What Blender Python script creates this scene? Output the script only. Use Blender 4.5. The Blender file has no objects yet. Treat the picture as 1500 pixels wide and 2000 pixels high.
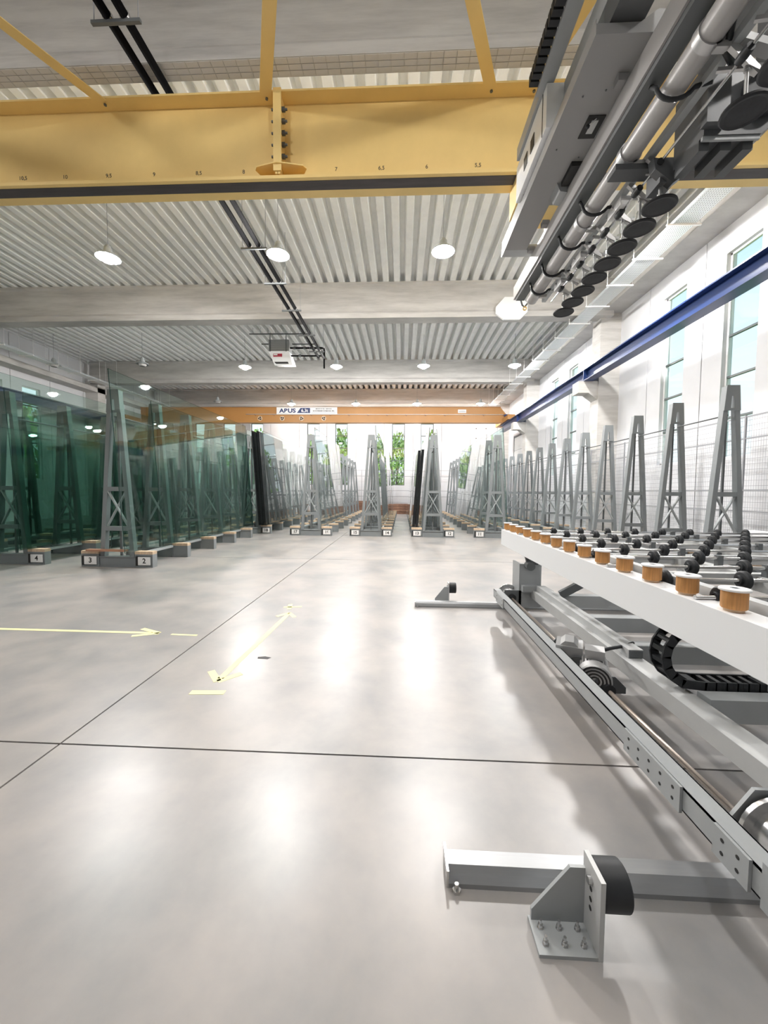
import bpy, math, random
from mathutils import Vector, Matrix, Euler
random.seed(7)
PI = math.pi
scene = bpy.context.scene
COL = scene.collection

# ------------------------------------------------------------------ camera
cam_d = bpy.data.cameras.new('camera')
cam = bpy.data.objects.new('camera', cam_d)
COL.objects.link(cam)
cam_d.sensor_fit = 'HORIZONTAL'
cam_d.sensor_width = 36.0
cam_d.lens = 36.0 * 760.0 / 1500.0
cam_d.clip_start = 0.02
cam_d.clip_end = 500
cam.matrix_world = (Matrix.Translation((0, 0, 1.45)) @ Matrix.Rotation(math.radians(2.607), 4, 'Z')
                    @ Matrix.Rotation(math.radians(90 - 2.961), 4, 'X') @ Matrix.Rotation(0.009, 4, 'Z'))
scene.camera = cam

# ------------------------------------------------------------------ world, exposure
scene.view_settings.view_transform = 'Standard'
scene.view_settings.look = 'None'
scene.view_settings.gamma = 1.0
scene.view_settings.use_curve_mapping = False
scene.view_settings.exposure = 0.80
LAMP_W = 400.0
ROW_DIM = {1.15: 0.31, 24.65: 0.5}
SKY = 0.8
w = bpy.data.worlds.new('sky')
scene.world = w
w.use_nodes = True
nt = w.node_tree
nt.nodes.clear()
o_ = nt.nodes.new('ShaderNodeOutputWorld')
bg = nt.nodes.new('ShaderNodeBackground')
tc = nt.nodes.new('ShaderNodeTexCoord')
sx = nt.nodes.new('ShaderNodeSeparateXYZ')
rp = nt.nodes.new('ShaderNodeValToRGB')
rp.color_ramp.elements[0].position = 0.0
rp.color_ramp.elements[0].color = (0.95, 0.98, 1.0, 1)
rp.color_ramp.elements[1].position = 0.75
rp.color_ramp.elements[1].color = (0.16, 0.46, 0.78, 1)
e = rp.color_ramp.elements.new(0.28)
e.color = (0.72, 0.90, 1.0, 1)
nt.links.new(tc.outputs['Generated'], sx.inputs[0])
nt.links.new(sx.outputs['Z'], rp.inputs[0])
nt.links.new(rp.outputs[0], bg.inputs['Color'])
bg.inputs['Strength'].default_value = SKY
nt.links.new(bg.outputs[0], o_.inputs['Surface'])
sun_d = bpy.data.lights.new('sun', 'SUN')
sun_d.energy = 3.0
sun_d.angle = 0.01
sun_d.color = (1.0, 0.96, 0.88)
sun = bpy.data.objects.new('sun', sun_d)
COL.objects.link(sun)
sun.rotation_euler = (math.radians(30), 0, 0)
cy = scene.cycles
try:
    cy.use_denoising = True
    cy.max_bounces = 10
    cy.diffuse_bounces = 5
    cy.glossy_bounces = 4
    cy.transparent_max_bounces = 24
    cy.sample_clamp_indirect = 6.0
    cy.caustics_reflective = False
    cy.caustics_refractive = False
except Exception:
    pass

# ------------------------------------------------------------------ materials
M = {}


def nodes(name):
    m = bpy.data.materials.new(name)
    m.use_nodes = True
    M[name] = m
    return m, m.node_tree, m.node_tree.nodes['Principled BSDF']


def plain(name, col, rough=0.5, metal=0.0, var=0.0, scale=8.0, bump=0.0, spec=0.5, stretch=None, coat=0.0):
    m, t, b = nodes(name)
    b.inputs['Roughness'].default_value = rough
    b.inputs['Metallic'].default_value = metal
    b.inputs['Specular IOR Level'].default_value = spec
    b.inputs['Base Color'].default_value = (*col, 1)
    b.inputs['Coat Weight'].default_value = coat
    if var or bump:
        c = t.nodes.new('ShaderNodeTexCoord')
        mp = t.nodes.new('ShaderNodeMapping')
        if stretch:
            mp.inputs['Scale'].default_value = stretch
        n = t.nodes.new('ShaderNodeTexNoise')
        n.inputs['Scale'].default_value = scale
        n.inputs['Detail'].default_value = 6
        n.inputs['Roughness'].default_value = 0.6
        t.links.new(c.outputs['Object'], mp.inputs[0])
        t.links.new(mp.outputs[0], n.inputs['Vector'])
        if var:
            r = t.nodes.new('ShaderNodeValToRGB')
            r.color_ramp.elements[0].position = 0.3
            r.color_ramp.elements[1].position = 0.7
            r.color_ramp.elements[0].color = (*[max(0, x * (1 - var)) for x in col], 1)
            r.color_ramp.elements[1].color = (*[min(1, x * (1 + var)) for x in col], 1)
            t.links.new(n.outputs['Fac'], r.inputs[0])
            t.links.new(r.outputs[0], b.inputs['Base Color'])
        if bump:
            bp = t.nodes.new('ShaderNodeBump')
            bp.inputs['Strength'].default_value = bump
            bp.inputs['Distance'].default_value = 0.02
            t.links.new(n.outputs['Fac'], bp.inputs['Height'])
            t.links.new(bp.outputs[0], b.inputs['Normal'])
    return m


def emit(name, col, s):
    m, t, b = nodes(name)
    b.inputs['Base Color'].default_value = (*col, 1)
    b.inputs['Emission Color'].default_value = (*col, 1)
    b.inputs['Emission Strength'].default_value = s
    return m


def glassy(name, tint, refl=1.0, rough=0.0, ior=1.5):
    m, t, b = nodes(name)
    t.nodes.remove(b)
    out = t.nodes['Material Output']
    tr = t.nodes.new('ShaderNodeBsdfTransparent')
    tr.inputs[0].default_value = (*tint, 1)
    gl = t.nodes.new('ShaderNodeBsdfGlossy')
    gl.inputs['Roughness'].default_value = rough
    gl.inputs['Color'].default_value = (refl, refl, refl, 1)
    ge = t.nodes.new('ShaderNodeNewGeometry')
    dt = t.nodes.new('ShaderNodeVectorMath')
    dt.operation = 'DOT_PRODUCT'
    t.links.new(ge.outputs['Incoming'], dt.inputs[0])
    t.links.new(ge.outputs['Normal'], dt.inputs[1])

    def mth(op, x, y):
        n = t.nodes.new('ShaderNodeMath')
        n.operation = op
        for i, v in enumerate((x, y)):
            if v is None:
                continue
            if isinstance(v, (int, float)):
                n.inputs[i].default_value = v
            else:
                t.links.new(v, n.inputs[i])
        return n.outputs[0]
    ab = mth('ABSOLUTE', dt.outputs['Value'], None)
    pw = mth('POWER', mth('SUBTRACT', 1.0, ab), 5.0)
    fz = mth('ADD', mth('MULTIPLY', pw, 0.955), 0.045)
    mx = t.nodes.new('ShaderNodeMixShader')
    t.links.new(fz, mx.inputs[0])
    t.links.new(tr.outputs[0], mx.inputs[1])
    t.links.new(gl.outputs[0], mx.inputs[2])
    t.links.new(mx.outputs[0], out.inputs[0])
    return m


def concrete(name, col, dark, scale=1.2):
    m, t, b = nodes(name)
    b.inputs['Roughness'].default_value = 0.8
    c = t.nodes.new('ShaderNodeTexCoord')
    n1 = t.nodes.new('ShaderNodeTexNoise')
    n1.inputs['Scale'].default_value = scale
    n1.inputs['Detail'].default_value = 10
    n1.inputs['Roughness'].default_value = 0.65
    mp = t.nodes.new('ShaderNodeMapping')
    mp.inputs['Scale'].default_value = (0.5, 1.0, 4.0)
    t.links.new(c.outputs['Object'], mp.inputs[0])
    t.links.new(mp.outputs[0], n1.inputs['Vector'])
    r = t.nodes.new('ShaderNodeValToRGB')
    r.color_ramp.elements[0].position = 0.28
    r.color_ramp.elements[0].color = (*dark, 1)
    r.color_ramp.elements[1].position = 0.62
    r.color_ramp.elements[1].color = (*col, 1)
    t.links.new(n1.outputs['Fac'], r.inputs[0])
    t.links.new(r.outputs[0], b.inputs['Base Color'])
    bp = t.nodes.new('ShaderNodeBump')
    bp.inputs['Strength'].default_value = 0.15
    bp.inputs['Distance'].default_value = 0.02
    t.links.new(n1.outputs['Fac'], bp.inputs['Height'])
    t.links.new(bp.outputs[0], b.inputs['Normal'])
    return m


def floor_material():
    m, t, b = nodes('floor_concrete')
    c = t.nodes.new('ShaderNodeTexCoord')
    n1 = t.nodes.new('ShaderNodeTexNoise')
    n1.inputs['Scale'].default_value = 1.1
    n1.inputs['Detail'].default_value = 8
    n1.inputs['Roughness'].default_value = 0.6
    n1.inputs['Distortion'].default_value = 0.1
    n2 = t.nodes.new('ShaderNodeTexNoise')
    n2.inputs['Scale'].default_value = 3.0
    n2.inputs['Detail'].default_value = 5
    n2.inputs['Distortion'].default_value = 0.2
    t.links.new(c.outputs['Object'], n1.inputs['Vector'])
    t.links.new(c.outputs['Object'], n2.inputs['Vector'])
    r = t.nodes.new('ShaderNodeValToRGB')
    r.color_ramp.elements[0].position = 0.36
    r.color_ramp.elements[0].color = (0.235, 0.234, 0.236, 1)
    r.color_ramp.elements[1].position = 0.60
    r.color_ramp.elements[1].color = (0.365, 0.338, 0.318, 1)
    mx = t.nodes.new('ShaderNodeMath')
    mx.operation = 'MULTIPLY_ADD'
    mx.inputs[1].default_value = 0.2
    t.links.new(n2.outputs['Fac'], mx.inputs[0])
    sc = t.nodes.new('ShaderNodeMath')
    sc.operation = 'MULTIPLY'
    sc.inputs[1].default_value = 0.8
    t.links.new(n1.outputs['Fac'], sc.inputs[0])
    t.links.new(sc.outputs[0], mx.inputs[2])
    t.links.new(mx.outputs[0], r.inputs[0])
    t.links.new(r.outputs[0], b.inputs['Base Color'])
    mr = t.nodes.new('ShaderNodeMapRange')
    mr.inputs['To Min'].default_value = 0.27
    mr.inputs['To Max'].default_value = 0.42
    t.links.new(n2.outputs['Fac'], mr.inputs[0])
    t.links.new(mr.outputs[0], b.inputs['Roughness'])
    b.inputs['Specular IOR Level'].default_value = 0.8
    bp = t.nodes.new('ShaderNodeBump')
    bp.inputs['Strength'].default_value = 0.03
    bp.inputs['Distance'].default_value = 0.02
    t.links.new(n2.outputs['Fac'], bp.inputs['Height'])
    t.links.new(bp.outputs[0], b.inputs['Normal'])
    return m


def tray_material():
    m, t, b = nodes('perforated_zinc')
    b.inputs['Metallic'].default_value = 0.3
    b.inputs['Roughness'].default_value = 0.4
    c = t.nodes.new('ShaderNodeTexCoord')
    mp = t.nodes.new('ShaderNodeMapping')
    mp.inputs['Scale'].default_value = (22, 22, 0.001)
    v = t.nodes.new('ShaderNodeTexVoronoi')
    v.inputs['Randomness'].default_value = 0.0
    v.inputs['Scale'].default_value = 1.0
    r = t.nodes.new('ShaderNodeValToRGB')
    r.color_ramp.elements[0].position = 0.22
    r.color_ramp.elements[0].color = (0.25, 0.27, 0.28, 1)
    r.color_ramp.elements[1].position = 0.30
    r.color_ramp.elements[1].color = (0.8, 0.83, 0.84, 1)
    t.links.new(c.outputs['Object'], mp.inputs[0])
    t.links.new(mp.outputs[0], v.inputs['Vector'])
    t.links.new(v.outputs['Distance'], r.inputs[0])
    t.links.new(r.outputs[0], b.inputs['Base Color'])


floor_material()
tray_material()
concrete('concrete', (0.56, 0.55, 0.53), (0.38, 0.37, 0.36))
concrete('column_concrete', (0.62, 0.61, 0.59), (0.46, 0.45, 0.43), 2.0)
plain('joint_dark', (0.10, 0.09, 0.085), 0.9)
plain('deck', (0.93, 0.94, 0.93), 0.4, 0.0, var=0.05, scale=3)
plain('wall_white', (0.69, 0.70, 0.725), 0.7, var=0.03, scale=1.5)
plain('wall_lower', (0.80, 0.80, 0.82), 0.7, var=0.03, scale=1.5)
plain('frame_white', (0.82, 0.83, 0.84), 0.4)
plain('frame_dark', (0.10, 0.115, 0.12), 0.4)
plain('yellow', (0.86, 0.63, 0.25), 0.45, var=0.04, scale=2.0)
plain('orange', (0.44, 0.215, 0.065), 0.45, var=0.05, scale=1.0)
plain('strip_dark', (0.06, 0.05, 0.05), 0.5, var=0.3, scale=3, stretch=(0.4, 4, 4))
plain('blue', (0.013, 0.035, 0.13), 0.3)
plain('rack_grey', (0.22, 0.24, 0.25), 0.42, 0.0, var=0.05, scale=3)
plain('rack_light', (0.36, 0.39, 0.40), 0.40, 0.0)
plain('rack_dark', (0.12, 0.13, 0.135), 0.5)
plain('wood', (0.62, 0.47, 0.33), 0.7, var=0.2, scale=6, stretch=(6, 1, 1))
plain('old_wood', (0.24, 0.13, 0.085), 0.75, var=0.3, scale=5)
plain('plate_white', (0.85, 0.85, 0.85), 0.5)
plain('ink', (0.02, 0.02, 0.02), 0.6)
plain('navy', (0.02, 0.04, 0.14), 0.5)
plain('red', (0.42, 0.02, 0.05), 0.5)
plain('white_paint', (0.90, 0.92, 0.94), 0.35)
plain('grey_paint', (0.40, 0.42, 0.43), 0.40, var=0.03)
plain('grey_light', (0.56, 0.57, 0.57), 0.40, var=0.03)
plain('grey_dark', (0.085, 0.09, 0.095), 0.42)
plain('steel', (0.62, 0.62, 0.62), 0.22, 0.9)
plain('shaft_steel', (0.60, 0.52, 0.46), 0.28, 0.9)
plain('aluminium', (0.36, 0.37, 0.38), 0.38, 0.55, var=0.08, scale=4, stretch=(0.3, 6, 6))
plain('cast_alu', (0.48, 0.48, 0.48), 0.42, 0.6)
plain('black_rubber', (0.013, 0.015, 0.018), 0.55)
plain('pad_rubber', (0.010, 0.011, 0.014), 0.6, var=0.4, scale=20)
plain('pipe_black', (0.003, 0.003, 0.0035), 0.8, spec=0.03)
plain('bobbin', (0.55, 0.27, 0.09), 0.5, var=0.25, scale=30, stretch=(3, 3, 0.2))
plain('tape', (0.92, 0.86, 0.42), 0.55)
plain('fence_grey', (0.30, 0.31, 0.33), 0.5)
plain('wire', (0.30, 0.31, 0.34), 0.5)
plain('heater_grey', (0.34, 0.35, 0.35), 0.6)
plain('lifter_grey', (0.30, 0.30, 0.30), 0.42)
plain('lifter_tube', (0.40, 0.39, 0.385), 0.35)
plain('chip', (0.9, 0.92, 0.92), 0.2)
plain('leaf_green', (0.32, 0.48, 0.14), 0.6, var=0.4, scale=2)
plain('leaf_dark', (0.24, 0.40, 0.11), 0.6, var=0.4, scale=2)
plain('bark', (0.16, 0.11, 0.07), 0.9)
plain('grass', (0.24, 0.34, 0.12), 0.9, var=0.3, scale=0.5)
plain('roof_tile', (0.55, 0.20, 0.10), 0.8)
plain('house_wall', (0.75, 0.70, 0.62), 0.8)
plain('copper_wood', (0.42, 0.22, 0.14), 0.6)
plain('lamp_off', (0.55, 0.55, 0.55), 0.3)
glassy('pane', (0.96, 0.985, 0.98))
glassy('sheet_green', (0.80, 0.875, 0.85))
glassy('sheet_clear', (0.93, 0.965, 0.955))
glassy('sheet_grey', (0.62, 0.66, 0.66))
plain('sheet_edge', (0.035, 0.085, 0.075), 0.15)
plain('sheet_edge_grey', (0.16, 0.18, 0.18), 0.15)
plain('sheet_black', (0.012, 0.014, 0.015), 0.08)


# ------------------------------------------------------------------ mesh helpers
class MB:
    def __init__(s):
        s.v = []
        s.f = []
        s.m = []
        s.sm = []

    def add(s, vs, fs, mi=0, smooth=False):
        o = len(s.v)
        s.v += [tuple(x) for x in vs]
        for f in fs:
            s.f.append([i + o for i in f])
            s.m.append(mi)
            s.sm.append(smooth)
        return s

    def box(s, x0, x1, y0, y1, z0, z1, mi=0):
        return s.hexa([(x0, y0, z0), (x1, y0, z0), (x1, y1, z0), (x0, y1, z0), (x0, y0, z1), (x1, y0, z1), (x1, y1, z1), (x0, y1, z1)], mi)

    def hexa(s, p, mi=0):
        return s.add(p, [(0, 3, 2, 1), (4, 5, 6, 7), (0, 1, 5, 4), (1, 2, 6, 5), (2, 3, 7, 6), (3, 0, 4, 7)], mi)

    def bar(s, a, b, wx, wy, up=(0, 0, 1), mi=0):
        a, b = Vector(a), Vector(b)
        d = (b - a).normalized()
        up = Vector(up)
        if abs(d.dot(up)) > 0.98:
            up = Vector((0, 1, 0))
        r = d.cross(up).normalized() * wx / 2
        u = r.cross(d).normalized() * wy / 2
        return s.hexa([a - r - u, a + r - u, a + r + u, a - r + u, b - r - u, b + r - u, b + r + u, b - r + u], mi)

    def tube(s, pts, r, n=10, mi=0, caps=True):
        pts = [Vector(p) for p in pts]
        rs = r if isinstance(r, (list, tuple)) else [r] * len(pts)
        o = len(s.v)
        prev = None
        for i, p in enumerate(pts):
            d = (pts[min(i + 1, len(pts) - 1)] - pts[max(i - 1, 0)])
            if d.length < 1e-9:
                d = prev_d
            d.normalize()
            prev_d = d.copy()
            if prev is None:
                prev = d.orthogonal().normalized()
            u = (prev - d * prev.dot(d))
            if u.length < 1e-6:
                u = d.orthogonal()
            u.normalize()
            prev = u
            w_ = d.cross(u)
            for k in range(n):
                a = 2 * PI * k / n
                s.v.append(tuple(p + (u * math.cos(a) + w_ * math.sin(a)) * rs[i]))
        for i in range(len(pts) - 1):
            for k in range(n):
                k2 = (k + 1) % n
                s.f.append([o + i * n + k, o + i * n + k2, o + (i + 1) * n + k2, o + (i + 1) * n + k])
                s.m.append(mi)
                s.sm.append(n > 6)
        if caps:
            s.f.append([o + k for k in range(n)][::-1])
            s.f.append([o + (len(pts) - 1) * n + k for k in range(n)])
            s.m += [mi, mi]
            s.sm += [False, False]
        return s

    def lathe(s, prof, axis='z', c=(0, 0, 0), n=20, mi=0):
        # prof: list of (radius, along); flat shading by duplicated rings where wanted
        A = {'x': (Vector((1, 0, 0)), Vector((0, 1, 0)), Vector((0, 0, 1))),
             'y': (Vector((0, 1, 0)), Vector((0, 0, 1)), Vector((1, 0, 0))),
             'z': (Vector((0, 0, 1)), Vector((1, 0, 0)), Vector((0, 1, 0)))}[axis]
        c = Vector(c)
        for (r0, t0), (r1, t1) in zip(prof[:-1], prof[1:]):
            ring = []
            for (r, t) in ((r0, t0), (r1, t1)):
                for k in range(n):
                    a = 2 * PI * k / n
                    ring.append(c + A[0] * t + (A[1] * math.cos(a) + A[2] * math.sin(a)) * r)
            s.add(ring, [(k, (k + 1) % n, n + (k + 1) % n, n + k) for k in range(n)], mi, abs(r1 - r0) < abs(t1 - t0) * 2)
        return s

    def prism(s, poly, axis, a, b, mi=0):
        # poly: 2D points in the plane normal to axis; extruded from a to b
        def P(p, t):
            return {'x': (t, p[0], p[1]), 'y': (p[0], t, p[1]), 'z': (p[0], p[1], t)}[axis]
        n = len(poly)
        vs = [P(p, a) for p in poly] + [P(p, b) for p in poly]
        fs = [list(range(n)), list(range(n, 2 * n))[::-1]] + [(i, n + i, n + (i + 1) % n, (i + 1) % n) for i in range(n)]
        return s.add(vs, fs, mi)

    def mesh(s, name, mats):
        me = bpy.data.meshes.new(name)
        me.from_pydata(s.v, [], s.f)
        if isinstance(mats, str):
            mats = [mats]
        for m in mats:
            me.materials.append(M[m])
        me.polygons.foreach_set('material_index', s.m)
        me.polygons.foreach_set('use_smooth', s.sm)
        me.update()
        import bmesh
        bm = bmesh.new()
        bm.from_mesh(me)
        bmesh.ops.recalc_face_normals(bm, faces=bm.faces)
        bm.to_mesh(me)
        bm.free()
        return me

    def build(s, name, mats, parent=None, loc=None):
        return obj(name, s.mesh(name, mats), parent, loc)


def obj(name, me, parent=None, loc=None, rot=None):
    o = bpy.data.objects.new(name, me)
    COL.objects.link(o)
    if parent is not None:
        o.parent = parent
    if loc is not None:
        o.location = loc
    if rot is not None:
        o.rotation_euler = rot
    return o


def tag(o, label=None, cat=None, group=None, kind=None):
    if label:
        o['label'] = label
    if cat:
        o['category'] = cat
    if group:
        o['group'] = group
    if kind:
        o['kind'] = kind
    return o


def thing(name, label, cat, loc=(0, 0, 0), group=None, rz=0):
    o = obj(name, None, None, loc)
    o.rotation_euler = (0, 0, rz)
    return tag(o, label, cat, group)


def copy_tree(o, parent=None):
    c = o.copy()
    COL.objects.link(c)
    c.parent = parent
    for ch in [x for x in o.children]:
        copy_tree(ch, c)
    return c


TXT = {}


def text_mesh(s, size, mat, bold=0.0):
    k = (s, size, mat, bold)
    if k not in TXT:
        cu = bpy.data.curves.new('lettering', 'FONT')
        cu.body = s
        cu.size = size
        cu.align_x = 'CENTER'
        cu.align_y = 'CENTER'
        cu.extrude = 0.0008
        cu.offset = bold
        t = bpy.data.objects.new('lettering', cu)
        COL.objects.link(t)
        dg = bpy.context.evaluated_depsgraph_get()
        me = bpy.data.meshes.new_from_object(t.evaluated_get(dg))
        me.materials.clear()
        me.materials.append(M[mat])
        bpy.data.objects.remove(t)
        TXT[k] = me
    return TXT[k]


ORD = ['front-most', 'second', 'third', 'fourth', 'fifth', 'sixth', 'seventh', 'eighth', 'ninth', 'tenth', 'eleventh',
       'twelfth', 'thirteenth', 'fourteenth', 'fifteenth', 'sixteenth']


def ordinal(i):
    return 'front-most' if i == 0 else ORD[i] + ' from the front'


# ------------------------------------------------------------------ setting: floor
XL, XR, YB, YF, ZD = -17.3, 7.05, -9.0, 26.7, 8.30
g = 0.006
sub = MB().box(XL - .3, XR + .3, YB - .3, YF + .3, -0.30, -0.05).build('floor', 'joint_dark')
tag(sub, 'polished concrete floor of the hall', kind='structure')
fx = [XL - .2, -13.9, -7.9, -1.93, 4.1, XR + .2]
fy = [YB - .2, -3.9, 2.06, 8.2, 14.3, 20.4, YF + .2]
for i in range(len(fx) - 1):
    for j in range(len(fy) - 1):
        MB().box(fx[i] + g, fx[i + 1] - g, fy[j] + g, fy[j + 1] - g, -0.05, 0.0).build('slab', 'floor_concrete', sub)

# ------------------------------------------------------------------ ceiling deck
pitch = 0.362
m = MB()
x = XL - .2
prof = []
while x < XR + .2:
    prof += [(x, ZD + .25), (x + .115, ZD + .25), (x + .150, ZD + .02), (x + .168, ZD), (x + .324, ZD), (x + .342, ZD + .02)]
    x += pitch
for (y0, y1) in ((YB, -2.2), (-2.2, 5.55), (5.55, 13.25), (13.25, 20.75), (20.75, YF + .1)):
    n = len(prof)
    vs = [(p[0], y0, p[1]) for p in prof] + [(p[0], y1, p[1]) for p in prof]
    m.add(vs, [(i, i + 1, n + i + 1, n + i) for i in range(n - 1)])
ceil_ = m.build('ceiling', 'deck')
tag(ceil_, 'corrugated white metal roof deck', kind='structure')
MB().box(XL - .3, XR + .3, YB - .2, YF + .3, ZD + .27, ZD + .5).build('roof_slab', 'concrete', ceil_)


# ------------------------------------------------------------------ concrete beams, columns, edge beams
def beam(y0, y1, nm):
    b = MB()
    zb, zt = 7.15, ZD
    yi0, yi1 = y0 + .05, y1 - .05
    b.prism([(y0, zb), (y1, zb), (y1, zb + .16), (yi1, zb + .24), (yi1, zt - .12), (y1, zt - .06), (y1, zt), (y0, zt), (y0, zt - .06), (yi0, zt - .12), (yi0, zb + .24), (y0, zb + .16)], 'x', -16.9, 6.7)
    o = b.build('ceiling_beam', 'concrete')
    tag(o, 'grey concrete roof beam ' + nm, kind='structure')
    if 5 < y0 < 6:
        tile = MB().box(-.082, .082, -.035, .035, -.006, 0).mesh('soffit_tile', 'column_concrete')
        for i in range(60):
            for j in range(3):
                obj('soffit_tile', tile, o, (-7.0 + i * .172, y0 + .045 + j * .078, zb))


BY = [(-2.5, -2.05), (5.35, 5.60), (13.05, 13.5), (20.55, 21.0), (26.2, 26.6)]
for (a, b_), nm in zip(BY, ['behind the camera', 'above the yellow crane', 'behind the first row of lamps', 'behind the heater', 'over the far wall']):
    beam(a, b_, nm)
for side in (1, -1):
    xi = 6.4 if side > 0 else -16.6
    xo = XR if side > 0 else XL
    nm = 'right' if side > 0 else 'left'
    for k, (a, b_) in enumerate(BY):
        c = MB().box(min(xi, xo), max(xi, xo), a + .2, b_ + .3 if k < 4 else b_ + .1, 0, 7.3)
        if side > 0:
            c.prism([(6.4, 4.55), (6.4, 5.15), (5.77, 5.15), (5.77, 4.77), (6.1, 4.77)][::-1], 'y', a + .25, b_ + .25 if k < 4 else b_ + .1)
        else:
            c.prism([(-16.6, 4.55), (-16.6, 5.15), (-15.97, 5.15), (-15.97, 4.77), (-16.3, 4.77)], 'y', a + .25, b_ + .25 if k < 4 else b_ + .1)
        tag(c.build('wall_column', 'column_concrete'), 'concrete column with corbel on the %s wall' % nm, kind='structure')
    # edge beam along the eaves
    zb = 7.3 if side > 0 else 6.72
    e_ = MB().prism([(min(xi, xo), zb), (max(xi, xo), zb), (max(xi, xo), zb + .55), (min(xi, xo), zb + .35)] if side > 0 else
                    [(min(xi, xo), zb), (max(xi, xo), zb), (max(xi, xo), zb + .25), (min(xi, xo), zb + .25)], 'y', YB, YF - .15)
    tag(e_.build('trim_1' if side > 0 else 'trim_2', 'concrete'), 'concrete eaves beam on the %s wall' % nm, kind='structure')


# ------------------------------------------------------------------ walls of panels with tall windows
def wall(name, axis, pos, thick, cuts, wins, z0w, z1w, ww, lab):
    """axis 'y': wall plane x=pos running along y; axis 'x': wall plane y=pos running along x."""
    root = obj(name, None)
    tag(root, lab, kind='structure')
    a, b = sorted((pos, pos + thick))

    def bx(mb, u0, u1, z0, z1, a=a, b=b):
        if axis == 'y':
            mb.box(a, b, u0, u1, z0, z1)
        else:
            mb.box(u0, u1, a, b, z0, z1)
    gp = 0.012
    for u0, u1 in zip(cuts[:-1], cuts[1:]):
        u0g, u1g = u0 + gp, u1 - gp
        cc = [c for c in wins if u0 < c < u1]
        mb = MB()
        if not cc:
            bx(mb, u0g, u1g, 0, 8.56)
        else:
            c = cc[0]
            bx(mb, u0g, c - ww / 2, 0, 8.56)
            bx(mb, c + ww / 2, u1g, 0, 8.56)
            bx(mb, c - ww / 2, c + ww / 2, 0, z0w)
            bx(mb, c - ww / 2, c + ww / 2, z1w, 8.56)
        mb.build('wall_panel', 'wall_white', root)
        # dark backing behind the joint
        jb = MB()
        if axis == 'y':
            jb.box(a + .06, b - .02, u1g - .001, u1 + gp + .001, 0, 8.5)
        else:
            jb.box(u1g - .001, u1 + gp + .001, a + .06 if thick > 0 else a + .02, b - .02, 0, 8.5)
        jb.build('joint_seal', 'joint_dark', root)
    return root


WN = [0]


def window(axis, pos, thick, c, ww, z0, z1, nb, sash_open=False):
    WN[0] += 1
    root = obj('window_%d' % WN[0], None)
    tag(root, 'tall narrow window with dark horizontal bars', kind='structure')
    mid = pos + thick * 0.55

    def bx(mb, u0, u1, za, zb, d0, d1):
        lo, hi = sorted((mid + d0, mid + d1))
        if axis == 'y':
            mb.box(lo, hi, u0, u1, za, zb)
        else:
            mb.box(u0, u1, lo, hi, za, zb)
    f = MB()
    t = .045
    bx(f, c - ww / 2, c - ww / 2 + t, z0, z1, -.03, .03)
    bx(f, c + ww / 2 - t, c + ww / 2, z0, z1, -.03, .03)
    bx(f, c - ww / 2, c + ww / 2, z0, z0 + t, -.03, .03)
    bx(f, c - ww / 2, c + ww / 2, z1 - t, z1, -.03, .03)
    f.build('window_frame', 'frame_dark' if axis == 'x' else 'frame_white', root)
    st = (z1 - z0) / nb
    for k in range(nb):
        if k:
            mm = MB()
            bx(mm, c - ww / 2 + t, c + ww / 2 - t, z0 + k * st - .022, z0 + k * st + .022, -.03, .03)
            mm.build('glazing_bar', 'frame_dark', root)
        p = MB()
        bx(p, c - ww / 2 + t, c + ww / 2 - t, z0 + k * st + .022, z0 + (k + 1) * st - .022, -.004, .004)
        p.build('pane', 'pane', root)


cr = [YB - .2, -7.85, -5.9, -3.95, -2.0, -.05, 1.9, 3.85, 5.8, 7.75, 9.72, 11.78, 13.6, 15.7, 17.72, 19.7, 21.65, 23.6, 25.4, YF + .2]
wr = [-4.9, -2.95 + .0, .93, 2.9, 8.7, 10.75, 16.75, 18.72]
wall('wall_right', 'y', XR, .22, cr, wr, 2.25, 6.72, .86, 'white panelled concrete wall with tall windows on the right')
for c in wr:
    window('y', XR, .22, c, .86, 2.25, 6.72, 5)
cl = [YB - .2, -7, -5, -3, -1, 1, 3, 5, 7, 9, 11, 13, 15, 16.65, 18.6, 20.6, 22.6, 24.6, YF + .2]
wl = [6.0, 8.0, 14.0, 15.85, 17.62, 23.6]
wall('wall_left', 'y', XL, -.22, cl, wl, 1.9, 6.15, .9, 'white panelled concrete wall with tall windows on the left')
for c in wl:
    window('y', XL, -.22, c, .9, 1.9, 6.15, 5)
cf = [XL - .2, -15.0, -13.0, -11.03, -9.08, -7.09, -5.18, -3.18, -1.264, .708, 2.633, 4.579, 6.35, XR + .2]
wf = [-14.0, -12.0, -10.05, -6.12, -4.18, -.28, 1.67]
wall('wall_back', 'x', YF, .22, cf, wf, 1.9, 6.10, .87, 'white panelled far wall with tall windows')
for c in wf:
    window('x', YF, .22, c, .87, 1.9, 6.10, 5)
cb = [XL - .2 + 2.03 * k for k in range(13)]
wall('wall_front', 'x', YB, -.22, cb, [], 0, 0, 0, 'white panelled wall behind the camera')
# formwork holes in the right-most far panel
hp = MB()
for hx in (4.95, 5.6):
    for hz in (5.75, 5.1, 4.45, 3.8, 3.15):
        hp.lathe([(0, -.004), (.045, -.004), (.045, .0)], 'y', (hx, YF - .001, hz), 10)
hp.build('tie_hole', 'joint_dark', bpy.data.objects['wall_back'])
bpy.data.objects['tie_hole']['kind'] = 'stuff'


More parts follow.
